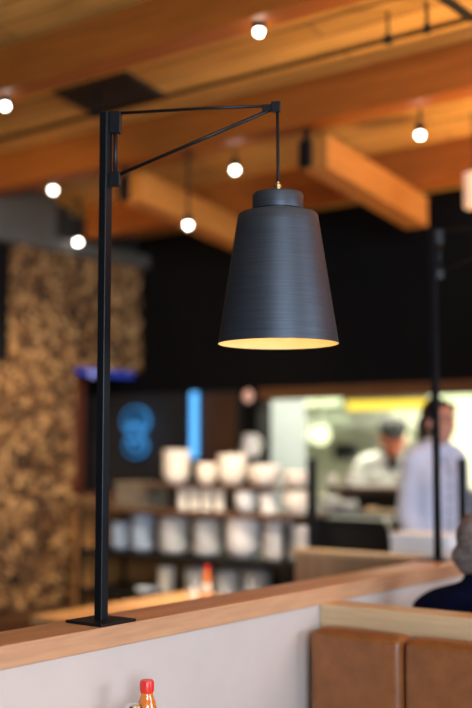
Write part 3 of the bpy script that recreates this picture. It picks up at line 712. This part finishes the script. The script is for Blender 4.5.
# ================================================================== PEOPLE
DG=None
def remesh(o,vox,smooth=2):
    m=o.modifiers.new('r','REMESH'); m.mode='VOXEL'; m.voxel_size=vox; m.use_smooth_shade=True
    s=o.modifiers.new('s','SMOOTH'); s.factor=.5; s.iterations=smooth
    bpy.context.view_layer.update()
    dg=bpy.context.evaluated_depsgraph_get(); me=bpy.data.meshes.new_from_object(o.evaluated_get(dg))
    o.modifiers.clear(); o.data=me
    for p in me.polygons: p.use_smooth=True
    return o
def xf(o): return o
class Person:
    # local frame: facing +Y, z up, right hand at +X
    def __init__(s,name,loc,rz,label,hipz=.92,H=1.72,skin='skin'):
        s.t=thing(name,loc,label,'person',rz=rz); s.skin=skin; s.H=H
        s.b=MB(); s.vox=.0055
    def bone(s,*a): s.b.bone(*a)
    def hand(s,w,dirv,palmn,thumb,curl=.35):
        d=Vector(dirv).normalized(); n=Vector(palmn).normalized(); side=d.cross(n).normalized()
        if side.dot(Vector(thumb))<0: side=-side
        w=Vector(w); b=s.b
        for k in(-1.4,-.5,.5,1.4):
            b.bone(w+side*k*.010,.014,w+d*.085+side*k*.019,.011,10)
        lens=(.070,.080,.076,.060)
        for k,L in zip((1.5,.5,-.5,-1.5),lens):
            p=w+d*.085+side*k*.019; a=curl
            for f,rad in((.45,.0092),(.32,.0086),(.23,.0078)):
                dd=(d*math.cos(a)+n*math.sin(a)); q=p+dd*L*f; b.bone(p,rad,q,rad*.95,10); p=q; a+=curl
        p=w+d*.02+side*.022; q=p+(d*.6+side*.7+n*.25).normalized()*.042; b.bone(p,.0135,q,.0105,10); b.bone(q,.0105,q+(d*.9+side*.25+n*.3).normalized()*.03,.009,10)
    def head(s,c,yaw=0,pitch=0):
        R=Matrix.Rotation(yaw,3,'Z')@Matrix.Rotation(pitch,3,'X'); s.R=R; s.c=Vector(c); b=s.b
        f=lambda x,y,z: s.c+R@Vector((x,y,z))
        b.ball(f(0,-.012,.022),(.076,.096,.088),20,R); b.ball(f(0,.022,-.035),(.060,.070,.078),18,R); b.ball(f(0,.052,-.092),(.030,.028,.022),14,R)
        b.bone(f(0,.086,.012),.010,f(0,.108,-.028),.014,10); b.ball(f(.013,.097,-.032),(.009,.011,.008),10,R); b.ball(f(-.013,.097,-.032),(.009,.011,.008),10,R)
        for k in(-1,1):
            b.ball(f(k*.078,-.012,-.012),(.010,.021,.032),12,R); b.ball(f(k*.038,.062,-.022),(.024,.022,.022),12,R)
            b.bone(f(k*.015,.083,.026),.009,f(k*.045,.072,.028),.008,8)
        s.f=f
    def finish(s):
        o=s.b.build('body',s.skin,s.t,smooth=True,local=True); remesh(o,s.vox,2)
        for k in(-1,1): b=MB(); b.ball(s.f(k*.031,.079,.008),(.013,.008,.007),12,s.R); b.build('eye','eye',s.t,smooth=True,local=True)
        b=MB(); b.bone(s.f(-.021,.085,-.064),.005,s.f(0,.092,-.062),.007,8); b.bone(s.f(0,.092,-.062),.007,s.f(.021,.085,-.064),.005,8); b.build('mouth','lip',s.t,smooth=True,local=True)
        for k in(-1,1): b=MB(); b.bone(s.f(k*.018,.093,.031),.004,s.f(k*.047,.079,.033),.003,8); b.build('eyebrow',s.brow,s.t,smooth=True,local=True)
    def garment(s,name,m,bones,vox=.011,balls=()):
        b=MB()
        for q in bones: b.bone(*q)
        for q in balls: b.ball(*q)
        o=b.build(name,m,s.t,smooth=True,local=True); remesh(o,vox,3); return o
def torso(b,g=0,z0=.92,dz=0,w=1.0,lean=0):
    # pelvis to shoulders; g inflates for clothes; lean tips the trunk forward from the hips
    L=lambda x,y,z:(x,y+lean*(z-.92),z+dz)
    out=[]
    for k in(-1,1):
        out+= [(L(k*.075*w,0,.93),.105*w+g,L(k*.06*w,.0,1.10),.098*w+g),(L(k*.06*w,0,1.10),.098*w+g,L(k*.085*w,.01,1.30),.108*w+g),
               (L(k*.085*w,.01,1.30),.108*w+g,L(k*.115*w,-.005,1.41),.058*w+g),(L(k*.03*w,-.01,1.44),.055+g,L(k*.155*w,-.01,1.405),.052+g)]
    return out
def limb(p0,p1,p2,r0,r1,r2,g=0,cut=1.0):
    p0,p1,p2=map(Vector,(p0,p1,p2)); e=p1.lerp(p2,cut)
    return [(p0,r0+g,p1,r1+g),(p1,r1+g,e,r1+(r2-r1)*cut+g)]
def legs(standing=True,dz=0):
    r=[]
    for k in(-1,1): r+=limb((k*.09,0,.90),(k*.095,.01,.48),(k*.095,-.01,.09),.085,.056,.038)
    return r
def foot_b(x,y,z=0,g=0): return [((x,y-.04,z+.045+g),.036+g,(x,y+.12,z+.032+g),.030+g),((x,y-.01,z+.09),.038+g,(x,y+.03,z+.05+g),.036+g)]

# --- woman in white, standing in front of the pass
wp=at(438,430,Y=5.52); wz=0
face=math.atan2(0-wp.x,0-5.5)-PI/2+PI*0     # heading of the camera from her
head_dir=math.atan2(-5.5,-wp.x)-PI/2
P=Person('person',(wp.x,5.50,0),head_dir+.75,'woman in a white jacket with dark tied hair, standing before the kitchen')
P.brow='hair_dark'
for q in torso(None,0,w=.9): P.bone(*q)
for q in legs(): P.bone(*q)
for k in(-1,1):
    for q in foot_b(k*.095,0): P.bone(*q)
P.bone((0,-.01,1.42),.052,(0,.012,1.53),.048)
sh={}
for k in(-1,1):
    S=(k*.165,-.01,1.385); E_=(k*.20,-.03,1.12); W_=(k*.195,.07,.88)
    sh[k]=(S,E_,W_)
    for q in limb(S,E_,W_,.045,.036,.025): P.bone(*q)
    P.hand(W_,Vector(W_)-Vector(E_),(-k,.2,-.2),(-.2*k,.6,.6))
P.head((0,.03,1.605),0,-.08)
P.finish()
bones=torso(None,.022,w=.9)+[((k*.06,0,.98),.125,(k*.07,0,.86),.125) for k in(-1,1)]
for k in(-1,1): bones+=limb(*sh[k],.052,.044,.036,.012,.93)
P.garment('jacket','coat_blue',bones)
b=MB()
for k in(-1,1): b.bone((k*.045,.045,1.475),.012,(k*.012,.105,1.36),.012,8); b.bone((k*.062,-.03,1.485),.013,(k*.045,.045,1.475),.012,8)
b.build('collar','coat_blue',P.t,smooth=True,local=True)
for i in range(6): b=MB(); b.ball((.03,.128-.002*i,1.33-i*.065),.008,8); b.build('button','matte',P.t,smooth=True,local=True)
bones=[]
for k in(-1,1): bones+=limb((k*.08,0,.93),(k*.095,.01,.48),(k*.095,-.01,.09),.10,.075,.062)
P.garment('trousers','black_cloth',bones)
for k in(-1,1): P.garment('shoe','shoe',foot_b(k*.095,0,0,.008),.009)
f=P.f
def hair_long(P):
    f=P.f; b=MB()
    b.ball(f(0,-.028,.034),(.086,.098,.092),18,P.R); 
    for k in(-1,1): b.bone(f(k*.06,.03,.075),.026,f(k*.078,-.03,-.01),.022,10); b.bone(f(k*.078,-.03,.02),.022,f(k*.05,-.085,-.06),.03,10)
    b.bone(f(0,.045,.100),.018,f(0,-.06,.09),.04,10)
    b.bone(f(0,-.10,.0),.045,f(0,-.13,-.02),.04,10); b.bone(f(0,-.13,-.02),.038,f(.01,-.125,-.17),.024,10)
    o=b.build('hair','hair_dark',P.t,smooth=True,local=True); remesh(o,.007,2)
hair_long(P); P.t.scale=(1.0,1.0,1.03)
# --- cook with black cap behind the pass, bending over the work
cp=at(377,450,Y=6.85)
P=Person('person',(cp.x,7.0,0),math.atan2(-7,-cp.x)-PI/2+.15,'cook in a white jacket and black cap, bent over work behind the pass','skin_red'); P.skin='skin_red'
P.brow='hair_dark'; ln=.32; dz=-.06
for q in torso(None,0,lean=ln,dz=dz): P.bone(*q)
for q in legs(): P.bone(*q)
for k in(-1,1):
    for q in foot_b(k*.095,0): P.bone(*q)
P.bone((0,.15,1.37),.056,(0,.20,1.47),.052)
sh={}
for k in(-1,1):
    S=(k*.18,.14,1.33); E_=(k*.25,.20,1.08); W_=(k*.13,.30,1.12); sh[k]=(S,E_,W_)
    for q in limb(S,E_,W_,.05,.04,.028): P.bone(*q)
    P.hand(W_,(-.3*k,1,-.1),(0,0,-1),(-k,.3,0))
P.head((0,.235,1.525),0,-.35)
P.finish()
bones=torso(None,.024,lean=ln,dz=dz)+[((k*.06,0,.98),.13,(k*.07,0,.80),.13) for k in(-1,1)]
for k in(-1,1): bones+=limb(*sh[k],.058,.05,.04,.012,.85)
P.garment('jacket','coat_cream',bones)
bones=[]
for k in(-1,1): bones+=limb((k*.08,0,.93),(k*.095,.01,.48),(k*.095,-.01,.09),.10,.075,.062)
P.garment('trousers','black_cloth',bones)
for k in(-1,1): P.garment('shoe','shoe',foot_b(k*.095,0,0,.008),.009)
f=P.f; b=MB(); b.ball(f(0,-.014,.056),(.084,.104,.082),20,P.R); b.bone(f(-.05,.075,.055),.010,f(.05,.075,.055),.010,8); b.bone(f(-.04,.10,.05),.010,f(.04,.10,.05),.010,8); b.bone(f(-.04,-.05,-.02),.05,f(.04,-.05,-.02),.05,10); b.ball(f(0,-.02,.085),(.095,.105,.06),18,P.R)
o=b.build('cap','black_cloth',P.t,smooth=True,local=True); remesh(o,.007,2)
b=MB(); b.bone((-.05,.175,1.415),.045,(.05,.175,1.415),.045,10); b.bone((0,.21,1.40),.05,(0,.235,1.34),.03,10); o=b.build('neckerchief','black_cloth',P.t,smooth=True,local=True); remesh(o,.008,2); P.t.scale=(1.1,1.1,1.03)
# --- man seated with his back to us behind the divider
mp=at(480,545,Y=3.42)
P=Person('person',(mp.x,3.42,0),-.05,'grey haired man in a navy top sitting with his back turned, right edge'); P.brow='hair_grey'
dz=-.445
for q in torso(None,0,dz=dz): P.bone(*q)
LG=[]
for k in(-1,1):
    LG+=limb((k*.09,.0,.535),(k*.13,.44,.53),(k*.13,.43,.09),.085,.06,.04)
for q in LG: P.bone(*q)
for k in(-1,1):
    for q in foot_b(k*.13,.43): P.bone(*q)
P.bone((0,-.01,.99),.058,(0,.02,1.12),.056)
sh={}
for k in(-1,1):
    S=(k*.185,-.01,.945); E_=(k*.25,.06,.71); W_=(k*.14,.27,.66); sh[k]=(S,E_,W_)
    for q in limb(S,E_,W_,.052,.042,.028): P.bone(*q)
    P.hand(W_,(-.3*k,1,-.25),(0,0,-1),(-k,.3,0))
P.head((0,.035,1.175),-.1,-.1)
P.finish()
bones=torso(None,.02,dz=dz)
for k in(-1,1): bones+=limb(*sh[k],.056,.048,.038,.012,.95)
bones+=[((0,-.012,.99),.070,(0,-.002,1.055),.062)]
P.garment('sweater','navy',bones)
bones=[]
for k in(-1,1): bones+=limb((k*.085,.0,.545),(k*.13,.44,.53),(k*.13,.43,.09),.098,.074,.055)
P.garment('trousers','black_cloth',bones)
for k in(-1,1): P.garment('shoe','shoe',foot_b(k*.13,.43,0,.008),.009)
f=P.f; b=MB(); b.ball(f(0,-.02,.032),(.083,.096,.088),20,P.R); b.bone(f(-.04,-.055,-.035),.046,f(.04,-.055,-.035),.046,12); b.bone(f(-.03,-.05,-.065),.035,f(.03,-.05,-.065),.035,12)
o=b.build('hair','hair_grey',P.t,smooth=True,local=True); remesh(o,.007,2)

# ================================================================== LIGHT
def light(kind,name,loc,energy,col,size=.1,target=None,sy=None):
    l=bpy.data.lights.new(name,kind); l.energy=energy; l.color=col
    if kind=='AREA':
        l.size=size
        if sy: l.shape='RECTANGLE'; l.size_y=sy
    else: l.shadow_soft_size=size
    o=bpy.data.objects.new(name,l); COL.objects.link(o); o.location=loc
    if target is not None: o.rotation_euler=(Vector(target)-Vector(loc)).to_track_quat('-Z','Y').to_euler()
    return o
W=bpy.data.worlds.new('World'); SC.world=W; W.use_nodes=True
bg=W.node_tree.nodes['Background']; bg.inputs[0].default_value=(.62,.75,1,1); bg.inputs[1].default_value=.10
light('AREA','window_daylight',(2.7,-1.5,2.0),270,(.70,.84,1),2.2,(-1.6,3,1.5),2.0)
warm=(1,.60,.26)
def ceiling_fill(loc,e,target=None):  # added upward spot without a fixture, brightens the ceiling boards
    o=light('SPOT','ceiling_fill',loc,e,warm,.2,target or (loc[0],loc[1]+.01,9)); o.data.spot_size=math.radians(128); o.data.spot_blend=.7
for loc,e in(((-.3,3.9,1.15),60),((-.5,5.35,1.15),400)): ceiling_fill(loc,e)
for p,e in zip(SPOTS[2:6],(18,50,50,50)):
    o=light('SPOT','spotlight_beam',p+Vector((0,0,-.03)),e,(1,.72,.42),.03,(p.x,p.y+.001,0)); o.data.spot_size=math.radians(72); o.data.spot_blend=.5
o=light('SPOT','cladding_fill',(-3.3,2.3,2.6),115,(1,.68,.34),.06,(XL,5.1,1.6)); o.data.spot_size=math.radians(75); o.data.spot_blend=.7  # added spot out of view, brightens the split wood cladding
light('AREA','side_fill',(3.9,3.6,2.1),150,(.66,.82,1),2.6,(-3,4.2,1.3),1.6)  # added cool fill from the right, no window modelled there
for q,tg,e in((SPOTS[0],(-4.2,5.1,.70),300),(SPOTS[1],(XL,5.0,1.5),120)):
    o=light('SPOT','spotlight_beam',q+Vector((-.02,.02,-.035)),e,(1,.84,.66),.03,tg); o.data.spot_size=math.radians(42); o.data.spot_blend=.8
light('AREA','kitchen_light',(-3.6,7.4,2.28),150,(1,.97,.74),1.9,(-3.6,7.4,0),1.9)

# ================================================================== CAMERA
cam=bpy.data.cameras.new('camera'); co=bpy.data.objects.new('camera',cam); COL.objects.link(co)
cam.sensor_fit='VERTICAL'; cam.sensor_height=36; cam.sensor_width=24; cam.lens=36*F/708.0
co.location=(0,0,CZ); co.rotation_euler=Euler((PI/2+PT,0,YAW),'XYZ')
cam.dof.use_dof=True; cam.dof.focus_distance=2.72; cam.dof.aperture_fstop=1.15; cam.clip_start=.05
SC.camera=co
SC.view_settings.view_transform='Standard'; SC.view_settings.look='None'; SC.view_settings.gamma=1; SC.view_settings.exposure=.40
SC.view_settings.use_curve_mapping=False
